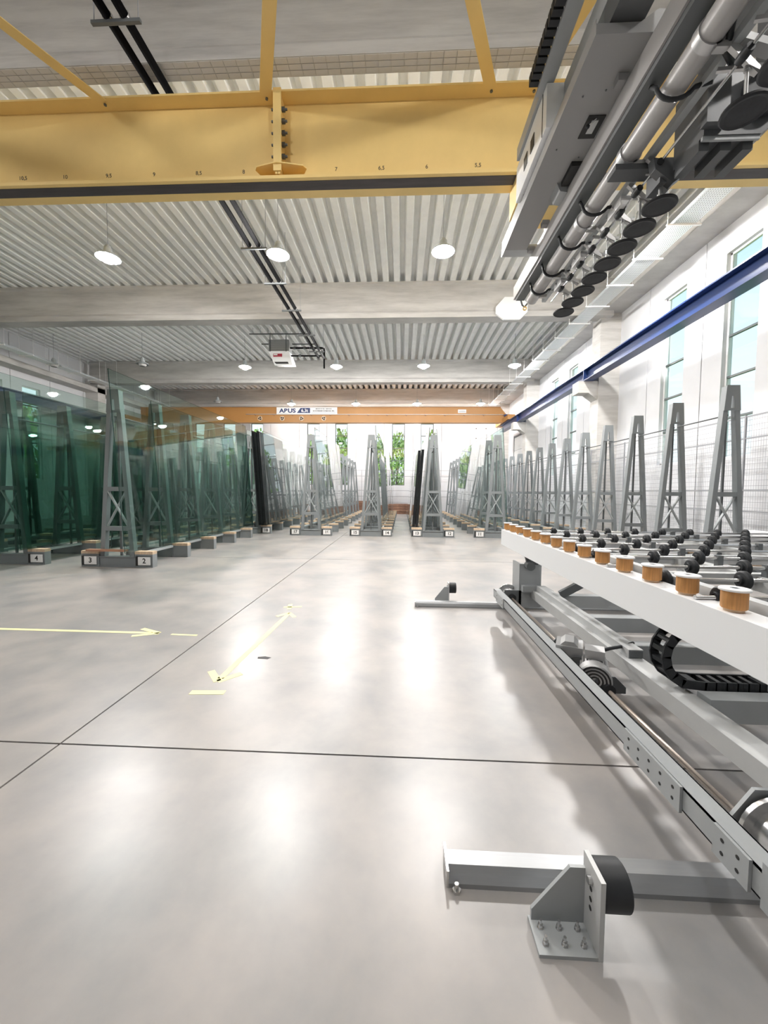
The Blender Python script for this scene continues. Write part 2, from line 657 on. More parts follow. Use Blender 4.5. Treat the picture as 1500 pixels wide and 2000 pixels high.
# ------------------------------------------------------------------ runway beams on the corbels
for side, nm in ((1, 'right'), (-1, 'left')):
    xc = 6.08 if side > 0 else -16.28
    r = thing('crane_runway_beam', 'dark blue steel crane runway beam along the %s wall' % nm, 'crane rail', (xc, 0, 5.15), 'crane runway beams')
    y0, y1 = YB + .3, 24.3
    MB().box(-.15, .15, y0, y1, 0, .03).build('bottom_flange', 'blue', r)
    MB().box(-.01, .01, y0, y1, .03, .36).build('web', 'blue', r)
    MB().box(-.15, .15, y0, y1, .36, .39).build('top_flange', 'blue', r)
    MB().box(-.03, .03, y0, y1, .39, .43).build('rail_head', 'steel', r)
    for yy in (5.6, 13.35, 20.85):
        MB().box(-.14, -.012, yy - .01, yy + .01, .03, .36).box(.012, .14, yy - .01, yy + .01, .03, .36).build('stiffener', 'blue', r)

# ------------------------------------------------------------------ near yellow crane
cr_ = thing('bridge_crane', 'large yellow bridge crane girder spanning the hall overhead', 'crane', (0, 5.69, 5.75))
ZB, ZT = 5.75, 6.86
x0g, x1g = -16.1, 5.9
gz = ZT - ZB
MB().box(x0g, x1g, -.012, .012, .02, gz).box(x0g, x1g, .17, .19, .02, gz).build('web', 'yellow', cr_)
MB().box(x0g, x1g, -.20, .22, gz, gz + .025).build('top_flange', 'yellow', cr_)
MB().box(x0g, x1g, -.20, .20, 0, .02).build('bottom_flange', 'yellow', cr_)
MB().box(x0g + .05, x1g - .05, -.12, .05, -.004, 0).build('wear_strip', 'strip_dark', cr_)
MB().box(x0g, x1g, -.215, -.20, -.03, .012).build('flange_lip', 'yellow', cr_)
# bolted splice
sx_ = -1.745
MB().box(sx_ - .035, sx_ - .003, -.215, -.012, .03, gz + .005).build('splice_plate', 'yellow', cr_)
MB().box(sx_ + .003, sx_ + .035, -.215, -.012, .03, gz + .005).build('splice_plate', 'yellow', cr_)
MB().box(sx_ - .055, sx_ + .055, -.235, -.215, .06, gz + .02).build('splice_cover', 'yellow', cr_)
for s_ in (-1, 1):
    for k in range(5):
        zz = .32 + k * .155
        bx_ = MB().lathe([(0, 0), (.032, 0), (.032, .045), (.016, .045), (.016, .075), (0, .075)] if s_ > 0 else
                         [(0, 0), (.032, 0), (.032, -.045), (.016, -.045), (.016, -.075), (0, -.075)], 'x', (sx_ + s_ * .035, -.13, zz), 6)
        bx_.build('bolt', 'rack_dark', cr_)
MB().prism([(sx_ - .34, -.13), (sx_ - .30, -.19), (sx_, -.26), (sx_ + .34, -.19), (sx_ + .38, -.13), (sx_ + .30, -.012), (sx_ - .28, -.012)], 'z', .145, .16).build('gusset_plate', 'yellow', cr_)
# lacing towards the maintenance chord
for (xa, ya, xb, yb) in ((-4.23, -.15, -6.05, -3.7), (-1.93, -.15, -.50, -3.7), (1.13, -.14, -.42, -3.7), (1.70, -.12, 2.85, -3.7), (-7.6, -.26, -6.15, -3.7)):
    b_ = MB()
    b_.bar((xa, ya, gz - .01), (xb, yb, gz - .01), .15, .012)
    dx, dy = (xb - xa), (yb - ya)
    L = math.hypot(dx, dy)
    nx, ny = dy / L * .072, -dx / L * .072
    b_.bar((xa + nx, ya + ny, gz + .05), (xb + nx, yb + ny, gz + .05), .012, .12)
    b_.build('lacing_bar', 'yellow', cr_)
    MB().lathe([(0, 0), (.02, 0), (.02, -.015), (0, -.015)], 'z', (xa + .01, ya + .02, gz - .016), 6).build('bolt', 'rack_dark', cr_)
MB().box(x0g, x1g, -3.85, -3.65, gz - .1, gz + .02).build('lacing_chord', 'yellow', cr_)
for s_ in (0, 1):
    xx = (x0g - .3, x0g + .1) if s_ == 0 else (x1g - .02, x1g + .33)
    MB().box(xx[0], xx[1], -4.2, .5, -.08, .24).build('end_truck', 'yellow', cr_)
for txt, xx in (('5,5', 1.0), ('6', .293), ('6,5', -.338), ('7', -.976), ('7,5', -1.6), ('8', -2.30), ('8,5', -2.953), ('9', -3.61), ('9,5', -4.284), ('10', -4.94), ('10,5', -5.58)):
    obj('number_mark', text_mesh(txt, .075, 'ink'), cr_, (xx, -.0135, .225), (PI / 2, 0, 0))

# ------------------------------------------------------------------ far orange crane with banner
oc = thing('bridge_crane', 'orange bridge crane girder with white banner near the far wall', 'crane', (0, 23.5, 5.58))
MB().box(-16.1, 5.75, 0, .02, .02, .9).box(-16.1, 5.75, .3, .32, .02, .9).build('web', 'orange', oc)
MB().box(-16.1, 5.75, -.06, .38, .9, .925).build('top_flange', 'orange', oc)
MB().box(-16.1, 5.75, -.06, .38, 0, .02).build('bottom_flange', 'orange', oc)
MB().prism([(5.75, .02), (6.25, -.0), (6.25, .3), (5.75, .9)], 'y', 0, .32).build('girder_end', 'orange', oc)
MB().box(5.85, 6.25, -1.3, 1.6, -.02, .24).build('end_truck', 'orange', oc)
MB().box(-16.4, -16.1, -1.3, 1.6, -.02, .24).build('end_truck', 'orange', oc)
MB().tube([(-9.5, -.04, .50), (5.9, -.04, .47)], .018, 8).build('festoon_rail', 'plate_white', oc)
for k in range(14):
    xx = -9.0 + k * 1.14
    MB().bar((xx, -.03, .49), (xx + .12, -.03, .40), .03, .03).build('cable_hook', 'old_wood', oc)
MB().bar((5.95, -.06, .42), (6.25, -.06, .42), .12, .12).build('buffer', 'blue', oc)
ban = thing('banner', 'white banner with dark blue lettering hung on the orange crane', 'banner', (-5.765, 23.42, 6.27))
MB().box(-1.84, 1.84, 0, .015, -.215, .215).build('banner_sheet', 'plate_white', ban)
ft = (PI / 2, 0, 0)
o1 = obj('lettering', text_mesh('ABUS', .33, 'navy', .012), ban, (-1.17, -.004, .0), ft)
o1.scale = (1.25, 1, 1)
MB().prism([(-.60, -.13), (-.38, .17), (.20, .17), (.20, -.13)], 'y', -.006, -.001).build('logo_block', 'navy', ban)
obj('lettering', text_mesh('6,3t', .27, 'plate_white', .004), ban, (-.13, -.009, .01), ft)
o2 = obj('lettering', text_mesh('MONTATOR / SERVICE', .095, 'ink', .002), ban, (1.02, -.004, .115), ft)
o3 = obj('lettering', text_mesh('SCHWEISSER ROMANIA SRL', .098, 'ink', .003), ban, (1.02, -.004, -.01), ft)
o3.scale = (1.08, 1, 1)
MB().box(.28, 1.75, -.005, -.001, -.135, -.125).build('rule_line', 'ink', ban)
MB().box(-1.78, -.7, -.005, -.001, -.15, -.143).build('rule_line', 'ink', ban)
sg = thing('sign', 'small white sign with two text lines on the orange crane', 'sign', (3.5, 23.47, 6.25))
MB().box(-.24, .24, 0, .012, -.1, .1).build('sign_plate', 'plate_white', sg)
MB().box(-.17, .16, -.004, -.001, .03, .045).box(-.2, .2, -.004, -.001, -.045, -.025).build('print_line', 'ink', sg)
# direction symbols under the banner
for k, (xx, a) in enumerate(((-7.28, .4), (-8.65, 1.2), (-6.1, 2.0), (-4.75, 2.9))):
    s_ = thing('sign', 'round direction symbol sticker, %s on the orange crane' % ['second from left', 'leftmost', 'third from left', 'rightmost'][k], 'sticker', (xx, 23.475, 5.83), 'direction stickers on the crane')
    MB().lathe([(0, 0), (.15, 0), (.15, .012)], 'y', (0, 0, 0), 16).build('sticker_disc', 'wood', s_)
    mm = MB()
    for q in range(3):
        an = a + q * 2 * PI / 3
        ca, sa = math.cos(an), math.sin(an)
        mm.prism([(ca * .13, sa * .13), (ca * .05 - sa * .07, sa * .05 + ca * .07), (ca * .02, sa * .02), (ca * .05 + sa * .07, sa * .05 - ca * .07)], 'y', -.006, -.001)
    mm.build('arrow_print', 'ink', s_)

# ------------------------------------------------------------------ ceiling lamps
lm_body = MB().lathe([(0, .27), (.05, .27), (.06, .23), (.085, .22), (.095, .12), (.10, .06), (0, .06)], 'z', (0, 0, 0), 20).mesh('lamp_housing', 'rack_light')
lm_ring = MB().lathe([(.09, .075), (.17, .06), (.235, .025), (.262, -.025), (.256, -.025), (.228, .02), (.165, .05), (.09, .065)], 'z', (0, 0, 0), 24).mesh('reflector', 'rack_light')
bell = [(0, -.135), (.06, -.128), (.11, -.105), (.15, -.06), (.165, -.01), (.16, .03)]
lm_on = {}
for _k, _f in ((1.0, 'lamp_on'), (ROW_DIM[1.15], 'lamp_on_near'), (ROW_DIM[24.65], 'lamp_on_far')):
    emit(_f, (1.0, 0.97, 0.94), LAMP_W * _k / (PI * 0.19))
    lm_on[_k] = MB().lathe(bell, 'z', (0, 0, 0), 16).mesh('lens', _f)
lm_off = MB().lathe(bell[2:], 'z', (0, 0, 0), 16).mesh('lens', 'lamp_off')
lm_cord_s = MB().tube([(0, 0, .25), (0, 0, ZD - 7.3 + .01)], .006, 6).mesh('cord', 'wire')
lm_cord = MB().tube([(0, 0, .25), (0, 0, ZD - 6.97 + .01)], .006, 6).mesh('cord', 'wire')
rows = [(1.15, 'nearest'), (9.25, 'second'), (17.35, 'third'), (24.65, 'farthest')]
cols = [(-7.05, 'leftmost'), (-2.95, 'second'), (.88, 'third'), (4.80, 'rightmost')]
for (yy, rn) in rows:
    for (xx, cn) in cols:
        L_ = thing('ceiling_lamp', 'lit round ceiling lamp, %s of four in the %s row' % (cn, rn), 'lamp', (xx, yy, 6.97 if yy > 5 else 7.3), 'lit ceiling lamps')
        obj('lamp_housing', lm_body, L_)
        obj('reflector', lm_ring, L_)
        obj('lens', lm_on[ROW_DIM.get(yy, 1.0)], L_)
        obj('cord', lm_cord if yy > 5 else lm_cord_s, L_)
for (xx, yy, nm) in ((-15.5, 16.9, 'beside the left wall'), (-11.45, 16.9, 'over the green glass sheets'), (-11.5, 24.0, 'above the orange crane')):
    L_ = thing('ceiling_lamp', 'unlit round ceiling lamp on a cord %s' % nm, 'lamp', (xx, yy, 6.97), 'unlit ceiling lamps')
    obj('lamp_housing', lm_body, L_)
    obj('reflector', lm_ring, L_)
    obj('lens', lm_off, L_)
    obj('cord', lm_cord, L_)

# ------------------------------------------------------------------ twin black heating pipes
for xx, nm in ((-3.55, 'left'), (-3.34, 'right')):
    p = MB().tube([(xx, -8.5, 7.05), (xx, 16.45 + (.05 if nm == 'right' else 0), 7.05)], .052, 12)
    tag(p.build('heating_pipe', 'pipe_black'), '%s of the two black heating pipes under the roof' % nm, 'pipe', 'black heating pipes')
k = 0
for yy in (4.75, 7.5, 9.05, 10.55, 12.1, 14.0, 15.6):
    h = thing('pipe_hanger', 'trapeze hanger under the twin pipes, %s' % ordinal(k), 'pipe hanger', (-3.445, yy, 6.98), 'pipe hangers')
    MB().box(-.30, .30, -.02, .02, -.02, .018).build('hanger_bar', 'rack_dark', h)
    for s_ in (-1, 1):
        zt_ = ZD - 6.98 if not (12.9 < yy < 13.6) else .3
        MB().tube([(s_ * .27, 0, 0), (s_ * .27, 0, zt_)], .006, 6).build('hanger_rod', 'wire', h)
        MB().lathe([(.0535, -.02), (.060, -.02), (.060, .02), (.0535, .02), (.0535, -.02)], 'y', (s_ * .105, 0, .07), 12).build('pipe_clip', 'steel', h)
    k += 1

# ------------------------------------------------------------------ unit heater
ht = thing('unit_heater', 'white hanging unit heater with grey grille and red label under the roof', 'heater', (-5.25, 16.5, 6.73))
MB().box(-.43, .43, .0, .55, .60, 1.08).build('casing', 'heater_grey', ht)
gr = MB().box(-.40, .40, -.012, 0, .64, 1.04).build('grille', 'heater_grey', ht)
for k in range(9):
    MB().box(-.40, .40, -.022, -.012, .66 + k * .044, .675 + k * .044).build('louvre', 'grey_light', gr)
MB().hexa([(-.16, -.05, 0), (.60, -.05, 0), (.60, .5, .1), (-.16, .5, .1), (-.43, -.02, .60), (.43, -.02, .60), (.43, .55, .60), (-.43, .55, .60)]).build('hood', 'white_paint', ht)
MB().hexa([(-.10, -.065, .06), (.44, -.065, .06), (.44, -.045, .06), (-.10, -.045, .06), (-.18, -.065, .14), (.40, -.065, .14), (.40, -.040, .14), (-.18, -.040, .14)]).build('outlet_slot', 'ink', ht)
MB().box(-.22, .15, -.06, -.03, .36, .48).build('brand_label', 'red', ht)
MB().box(-.20, -.04, -.064, -.06, .41, .465).build('label_print', 'plate_white', ht)
for s_ in (-.36, .32):
    MB().bar((s_, -.03, .58), (s_, -.03, 1.30), .03, .03).build('strap', 'rack_dark', ht)
MB().bar((-1.25, -.02, 1.31), (1.40, -.02, 1.29), .04, .04).build('hanger_rail', 'rack_dark', ht)
MB().bar((-.95, .6, 1.12), (1.40, .6, 1.10), .04, .04).build('hanger_rail', 'rack_dark', ht)
for q in range(8):
    MB().tube([(-1.1 + q * .32, .0, 1.31), (-1.1 + q * .32, .0, 1.57)], .006, 6).build('hanger_rod', 'wire', ht)
MB().tube([(.43, .2, .80), (1.80, .2, .79), (1.88, .2, .76), (1.89, .2, .68), (1.89, .2, -.06)], .035, 10).build('supply_pipe', 'pipe_black', ht)
MB().tube([(.43, .2, .47), (1.89, .2, .46)], .03, 10).build('return_pipe', 'pipe_black', ht)
for q, xx in enumerate((.62, .85, 1.05)):
    MB().lathe([(0, -.05), (.055, -.05), (.055, .05), (0, .05)], 'x', (xx, .2, .80 if q != 1 else .47), 10).build('valve', 'rack_dark', ht)

# ------------------------------------------------------------------ cable trays
for (xa, xb, zz, y0, y1, nm, side) in ((5.50, 5.95, 7.0, 2.0, 25.5, 'right', 1), (-15.75, -15.35, 6.95, 8.0, 25.5, 'left', -1)):
    t_ = thing('cable_tray', 'perforated zinc cable tray hanging along the %s wall' % nm, 'cable tray', ((xa + xb) / 2, 0, zz))
    hw = (xb - xa) / 2
    MB().box(-hw, hw, y0, y1, 0, .004).build('tray_base', 'perforated_zinc', t_)
    MB().box(-hw, -hw + .004, y0, y1, .004, .07).box(hw - .004, hw, y0, y1, .004, .07).build('tray_side', 'rack_light', t_)
    yy = y0 + .35 if side > 0 else y0 + .6
    yy = 6.2 if side > 0 else yy
    while yy < y1:
        hb = MB().box(-hw - .12, hw + .12, yy - .02, yy + .02, -.03, -.001)
        hb.build('tray_hanger', 'plate_white', t_)
        MB().tube([(-hw - .1, yy, 0), (-hw - .1, yy, 1.3)], .007, 6).tube([(hw + .1, yy, 0), (hw + .1, yy, 1.3 if side < 0 else .6)], .007, 6).build('hanger_rod', 'plate_white', t_)
        yy += 1.18

# ------------------------------------------------------------------ A-frame glass racks
ZTOP = 3.27


def half(z):
    return .33 + (.105 - .33) * (z - .25) / (ZTOP - .25)


def make_rack(sp):
    r = obj('glass_rack', None)
    for s_ in (-1, 1):
        a, b = half(.22), half(ZTOP)
        MB().hexa([(s_ * (a - .085), -.05, .20), (s_ * a, -.05, .20), (s_ * a, .05, .20), (s_ * (a - .085), .05, .20),
                   (s_ * (b - .07), -.05, ZTOP), (s_ * b, -.05, ZTOP), (s_ * b, .05, ZTOP), (s_ * (b - .07), .05, ZTOP)]).build('leg', 'rack_grey', r)
    tp = MB()
    zs = (2.86, 2.90, 3.10, ZTOP + .01)
    y0, y1 = -.064, -.051
    for (za, zb, xa, xb) in ((zs[0], zs[1], -1, 1), (zs[2], zs[3], -1, 1)):
        tp.hexa([(-half(za), y0, za), (half(za), y0, za), (half(za), y1, za), (-half(za), y1, za), (-half(zb), y0, zb), (half(zb), y0, zb), (half(zb), y1, zb), (-half(zb), y1, zb)])
    for s_ in (-1, 1):
        za, zb = zs[1], zs[2]
        tp.hexa([(s_ * .03, y0, za), (s_ * half(za), y0, za), (s_ * half(za), y1, za), (s_ * .03, y1, za), (s_ * .02, y0, zb), (s_ * half(zb), y0, zb), (s_ * half(zb), y1, zb), (s_ * .02, y1, zb)])
    tp.build('top_plate', 'rack_grey', r)
    for z in (.72, 1.46):
        h = half(z) - .03
        MB().box(-h, h, -.045, .03, z - .04, z + .04).build('crossbar', 'rack_grey', r)
    for s_ in (-1, 1):
        MB().bar((-s_ * (half(.76) - .08), -.01 + s_ * .014, .76), (s_ * (half(1.42) - .08), -.01 + s_ * .014, 1.42), .045, .022).build('brace', 'rack_light', r)
    MB().box(-.018, .018, .052, .082, .2, 2.95).build('centre_post', 'rack_dark', r)
    bb = MB().box(-.34, .34, -.05, .05, .02, .18)
    bb.box(-.34, .34, -.066, .066, 0, .02).box(-.34, .34, -.066, .066, .18, .20)
    bb.build('base_beam', 'rack_grey', r)
    for s_ in (-1, 1):
        xa, xb = sorted((s_ * .35, s_ * .69))
        k = MB().box(xa, xb, -.055, .055, .02, .22).box(xa, xb, -.066, .066, 0, .02).box(xa, xb, -.066, .066, .22, .245)
        xe = s_ * .69
        k.box(min(xe, xe - s_ * .02), max(xe, xe - s_ * .02), -.066, .066, .02, .22)
        k.box(min(s_ * .35, s_ * .365), max(s_ * .35, s_ * .365), -.066, .066, .02, .22)
        bo = k.build('base_block', 'rack_grey', r)
        MB().box(xa, xb, -.066, .066, .245, .30).build('wood_pad', 'wood', bo)
    if sp:
        MB().tube([(0, .03, 2.80), (0, sp - .068, 2.80)], .014, 8).build('tie_rod', 'rack_dark', r)
        for s_ in (-1, 1):
            MB().box(s_ * .36 - .03, s_ * .36 + .03, .09, sp - .09, .215, .262).build('base_rail', 'rack_light', r)
    return r


PROTO = {}


def place_rack(x, y, sp, label, group, nums=None, sc=1.0):
    if sp not in PROTO:
        r = make_rack(sp)
        PROTO[sp] = r
    else:
        r = copy_tree(PROTO[sp])
    r.location = (x, y, 0)
    tag(r, label, 'rack', group)
    return r


def number_plates(r, nums):
    for s_, n in nums:
        xc = s_ * .52
        p = MB().box(-.11, .13, -.008, 0, -.075, .075).build('number_plate', 'plate_white', r, (xc, -.0665, .12))
        MB().box(-.155, -.112, -.008, 0, -.085, .085).build('plate_holder', 'ink', r, (xc, -.0665, .12))
        obj('digits', text_mesh(n, .13, 'ink', .003), p, (.01, -.0095, 0), (PI / 2, 0, 0))


plates = []
ROWS = [
    (5.50, 6.9, 1.30, 15, 'in the row along the window wall', None),
    (3.02, 12.64, 1.27, 10, 'in row eleven', [(-1, '11')]),
    (1.01, 12.64, 1.27, 10, 'in row twelve and thirteen', [(-1, '13'), (1, '12')]),
    (-1.00, 12.64, 1.27, 10, 'in row fourteen and fifteen', [(-1, '15'), (1, '14')]),
    (-2.97, 12.64, 1.27, 10, 'in row sixteen and seventeen', [(-1, '17'), (1, '16')]),
    (-5.11, 13.0, 1.26, 10, 'in row eighteen behind black sheets', [(1, '18')]),
    (-5.31, 7.05, 1.18, 5, 'in row two and three', [(-1, '3'), (1, '2')]),
    (-7.50, 7.15, 1.25, 15, 'in row four', [(1, '4')]),
    (-9.70, 8.4, 1.25, 13, 'in the leftmost row', None),
]
for (xc, y0, sp, n, lab, nums) in ROWS:
    for k in range(n):
        s_ = sp if k < n - 1 else 0
        r = place_rack(xc, y0 + k * sp, s_, 'grey steel A-frame glass rack, %s %s' % (ordinal(k), lab), 'A-frame racks ' + lab)
        if k == 0 and nums:
            plates.append((r, nums))
        if lab.endswith('seventeen') and k == 4:
            plates.append((r, [(1, '10')]))
for r, nums in plates:
    number_plates(r, nums)


# ------------------------------------------------------------------ glass sheets leaning on the racks
def sheet(xb, zb, xt, zt, y0, y1, t, mats, label, group, cat='glass sheet', name='glass_sheet'):
    m_ = MB()
    vs = [(xb, y0, zb), (xb + t, y0, zb), (xb + t, y1, zb), (xb, y1, zb), (xt, y0, zt), (xt + t, y0, zt), (xt + t, y1, zt), (xt, y1, zt)]
    m_.add(vs, [(1, 2, 6, 5), (3, 0, 4, 7)], 0)
    m_.add(vs, [(0, 3, 2, 1), (4, 5, 6, 7), (0, 1, 5, 4), (2, 3, 7, 6)], 1)
    # one closed mesh, faces clear, edges dark
    o = m_.build(name, mats)
    return tag(o, label, cat, group)


GREEN = ['sheet_green', 'sheet_edge']
CLEAR = ['sheet_clear', 'sheet_edge_grey']
GREY = ['sheet_grey', 'sheet_edge_grey']
BLACK = ['sheet_black', 'sheet_black']
N = 'sheets leaning on racks'


def lean(xc, side, off, y0, y1, mats, label, hgt=3.27, zb=.302, t=.014, dt=.225):
    xb = xc + side * (half(.3) + .02 + off)
    xt = xc + side * (half(.3) + .02 - dt * hgt / 3.27 + off)
    if side < 0:
        xb -= t
        xt -= t
    sheet(xb, zb, xt, zb + hgt, y0, y1, t, mats, label, N)


lean(-5.31, 1, 0, 6.72, 12.72, GREEN, 'tall green glass sheet on rack two, front edge jutting past the rack')
lean(-5.31, 1, .06, 7.75, 12.6, GREEN, 'outer green glass sheet on rack two, set back from its front', 2.95)
lean(-5.31, -1, .0, 7.3, 12.4, GREEN, 'green glass sheet on the left face of rack three', 2.55)
lean(-7.50, 1, 0, 6.3, 12.3, GREEN, 'tall green glass sheet on rack four, innermost of three')
lean(-7.50, 1, .05, 6.9, 12.5, GREEN, 'middle green glass sheet of three on rack four', 3.0)
lean(-7.50, 1, .10, 6.4, 12.2, GREEN, 'shorter outermost green glass sheet of three on rack four', 2.25)
lean(-7.50, -1, 0, 7.6, 13.5, GREEN, 'green glass sheet on the far left face of row four', 3.1)
lean(-9.70, 1, 0, 8.2, 14.2, GREEN, 'innermost green glass sheet on the row left of rack four', 3.2)
lean(-9.70, 1, .06, 8.6, 14.6, GREEN, 'outer green glass sheet on the row left of rack four', 2.6)
lean(-7.50, 1, 0, 13.3, 19.2, GREEN, 'green glass sheet far back on rack four row', 3.2)
for k in range(5):
    lean(-5.11, 1, k * .055, 12.72 + .03 * (k % 2), 15.2, BLACK, '%s black sheet of five on rack eighteen' % ['innermost', 'second innermost', 'middle', 'second outermost', 'outermost'][k], 3.12 - .03 * (k % 3), t=.042)
lean(-5.11, 1, .30, 12.95, 18.6, CLEAR, 'clear glass sheet in front of the black sheets on rack eighteen', 3.15)
lean(-5.11, -1, 0, 13.0, 18.8, GREEN, 'green glass sheet on the left face of rack eighteen', 3.2)
lean(-2.97, 1, 0, 12.55, 17.5, CLEAR, 'clear glass sheet on rack sixteen with cut top', 3.2)
lean(-1.00, 1, 0, 12.5, 17.6, CLEAR, 'clear glass sheet on rack fourteen, closest to the frame', 3.27, t=.02)
lean(-1.00, 1, .12, 15.6, 20.8, CLEAR, 'clear glass sheet farther back on rack fourteen', 2.6)
lean(-1.00, 1, .22, 19.0, 24.2, GREY, 'grey glass sheet at the rear of rack fourteen', 3.1)
lean(1.01, -1, 0, 12.8, 17.8, CLEAR, 'tall clear glass sheet on rack thirteen behind the black slabs', 3.25, t=.02)
lean(1.01, -1, .12, 12.9, 15.6, BLACK, 'inner black slab on rack thirteen', 2.55, t=.09)
lean(1.01, -1, .225, 13.0, 15.6, BLACK, 'outer black slab on rack thirteen', 2.53, t=.09)
lean(1.01, -1, .36, 16.0, 21.0, CLEAR, 'clear glass sheet behind the black slabs of rack thirteen', 2.9)
lean(1.01, 1, .0, 13.2, 18.4, CLEAR, 'clear glass sheet on rack twelve', 3.27)
lean(3.02, 1, .0, 12.5, 18.4, GREEN, 'green glass sheet on the right face of rack eleven', 3.2)
lean(3.02, -1, .0, 13.6, 19.4, CLEAR, 'clear glass sheet on the left face of rack eleven', 3.15)
st = MB().hexa([(-.05, 0, 0), (.05, 0, 0), (.05, .75, 0), (-.05, .75, 0), (-.05, 0, .035), (.05, 0, .035), (.05, .75, .035), (-.05, .75, .035)]).build('wood_strip', 'copper_wood')
st.location = (-5.84, 6.947, .3015)
st.rotation_euler = (0, 0, -PI / 2)
tag(st, 'loose brown wooden strip resting on the base of racks two and three', 'wood strip')

# ------------------------------------------------------------------ mesh safety fences
def fence(name_lab, loc, rz, L, wires):
    f_ = thing('fence_panel', name_lab, 'fence', loc, 'mesh safety fence', rz)
    MB().box(-.014, .014, -.014, .014, 0, 2.92).build('post', 'fence_grey', f_)
    for z in (2.89, 2.49, 1.54, 1.15, .12):
        MB().box(.02, L - .02, -.01, .01, z - .014, z + .014).build('rail', 'fence_grey', f_)
    mw = MB()
    z = .22
    while z < 2.85:
        mw.box(.02, L - .02, -.003, .003, z - .0028, z + .0028)
        z += .1
    nv = int(L / .05)
    for q in range(nv):
        xx = .03 + q * .05
        mw.box(xx - .0012, xx + .0012, -.0012, .0012, .12, 2.88)
    o = mw.build('wire_mesh', 'wire', f_)
    o['kind'] = 'stuff'


k = 0
yy = 5.6
while yy < 25.5:
    fence('grey wire mesh fence panel before the right wall, %s' % ordinal(k), (6.33, yy, 0), PI / 2, 1.96, 1)
    k += 1
    yy += 1.96
k = 0
xx = -4.8
while xx < 5.2:
    fence('grey wire mesh fence panel before the far wall, %s' % ['leftmost', 'second from left', 'third from left', 'fourth from left', 'rightmost', 'sixth from left'][k], (xx, 26.05, 0), 0, 2.1, 0)
    k += 1
    xx += 2.1

# pile of old planks by the far fence
for q in range(9):
    x0 = -3.6 + (q % 2) * 2.1 + random.uniform(-.05, .05)
    z0 = .0 + (q // 2) * .17
    p = MB().box(-1.02, 1.02, -.18, .18, 0, .16).build('timber_beam', 'old_wood')
    p.location = (x0 + 1.0, 25.72 + random.uniform(-.04, .04), z0)
    p.rotation_euler = (0, 0, random.uniform(-.03, .03))
    tag(p, 'old brown timber beam, %s in the %s half of the pile by the far fence' % (['lowest', 'second up', 'middle', 'fourth up', 'topmost'][q // 2], ['left', 'right'][q % 2]), 'timber', 'timber pile')

# ------------------------------------------------------------------ roller table on its rail carriage
tb = thing('roller_table', 'white roller table with black wheels on a grey rail carriage', 'roller table', (0, 0, 0))
TY0, TY1 = -.9, 5.39
MB().box(1.37, 1.385, TY0, TY1, .745, .952).box(1.385, 1.50, TY0, TY1, .937, .952).box(1.385, 1.50, TY0, TY1, .745, .76).build('side_beam', 'white_paint', tb)
MB().box(1.545, 1.60, TY0, TY1, .85, .985).build('inner_rail', 'grey_light', tb)
MB().box(4.62, 4.70, TY0, TY1, .745, .985).build('side_beam', 'white_paint', tb)
MB().box(1.385, 4.62, TY1 - .06, TY1, .76, .93).build('end_beam', 'white_paint', tb)
MB().box(1.385, 4.62, TY0, TY0 + .06, .76, .93).build('end_beam', 'white_paint', tb)
for xx in (2.45, 3.45):
    MB().box(xx - .04, xx + .04, TY0 + .06, TY1 - .06, .80, .90).build('longitudinal_beam', 'grey_light', tb)
for k in range(8):
    yy = -.4 + k * .79
    MB().box(1.60, 4.62, yy - .03, yy + .03, .84, .915).build('cross_beam', 'grey_light', tb)
# guide rollers along the edge
gb = MB().lathe([(0, 0), (.043, 0), (.047, .004), (.047, .074), (.043, .078), (0, .078)], 'z', (0, 0, 0), 20).mesh('guide_roller', 'bobbin')
gc = MB().lathe([(.014, .088), (.052, .088), (.056, .085), (.056, .078), (0, .078)], 'z', (0, 0, 0), 20).mesh('cap', 'plate_white')
gh = MB().lathe([(0, .083), (.018, .083), (.018, .0885), (.010, .0885)], 'z', (0, 0, 0), 12).mesh('screw', 'steel')
gs = MB().lathe([(0, -.012), (.036, -.012), (.036, 0), (0, 0)], 'z', (0, 0, 0), 16).mesh('spacer', 'wood')
for k in range(-6, 14):
    o = obj('guide_roller', gb, tb, (1.432, 1.718 + k * .2755, .964))
    obj('cap', gc, o)
    obj('screw', gh, o)
    obj('spacer', gs, o)
# shafts with wheels
wheel = MB().lathe([(.016, -.034), (.026, -.034), (.028, -.020), (.046, -.018), (.054, -.010), (.054, .010), (.046, .018), (.028, .020), (.026, .034), (.016, .034)], 'x', (0, 0, 0), 18).mesh('roller_wheel', 'black_rubber')
shaft = MB().tube([(1.40, 0, 0), (4.66, 0, 0)], .011, 8).mesh('roller_shaft', 'steel')
bear = MB().box(-.02, .02, -.02, .02, -.085, .022).mesh('shaft_bearing', 'rack_dark')
for k in range(-5, 9):
    yy = 2.358 + k * .40 - .06
    if yy > 5.3:
        continue
    sh = obj('roller_shaft', shaft, tb, (0, yy, .962))
    for q in range(9):
        xx = 1.52 + .34 * q + (.10 if q else 0)
        if xx < 4.6:
            obj('roller_wheel', wheel, sh, (xx, 0, 0))
    for xx in (2.45, 3.45):
        obj('shaft_bearing', bear, sh, (xx, 0, 0))
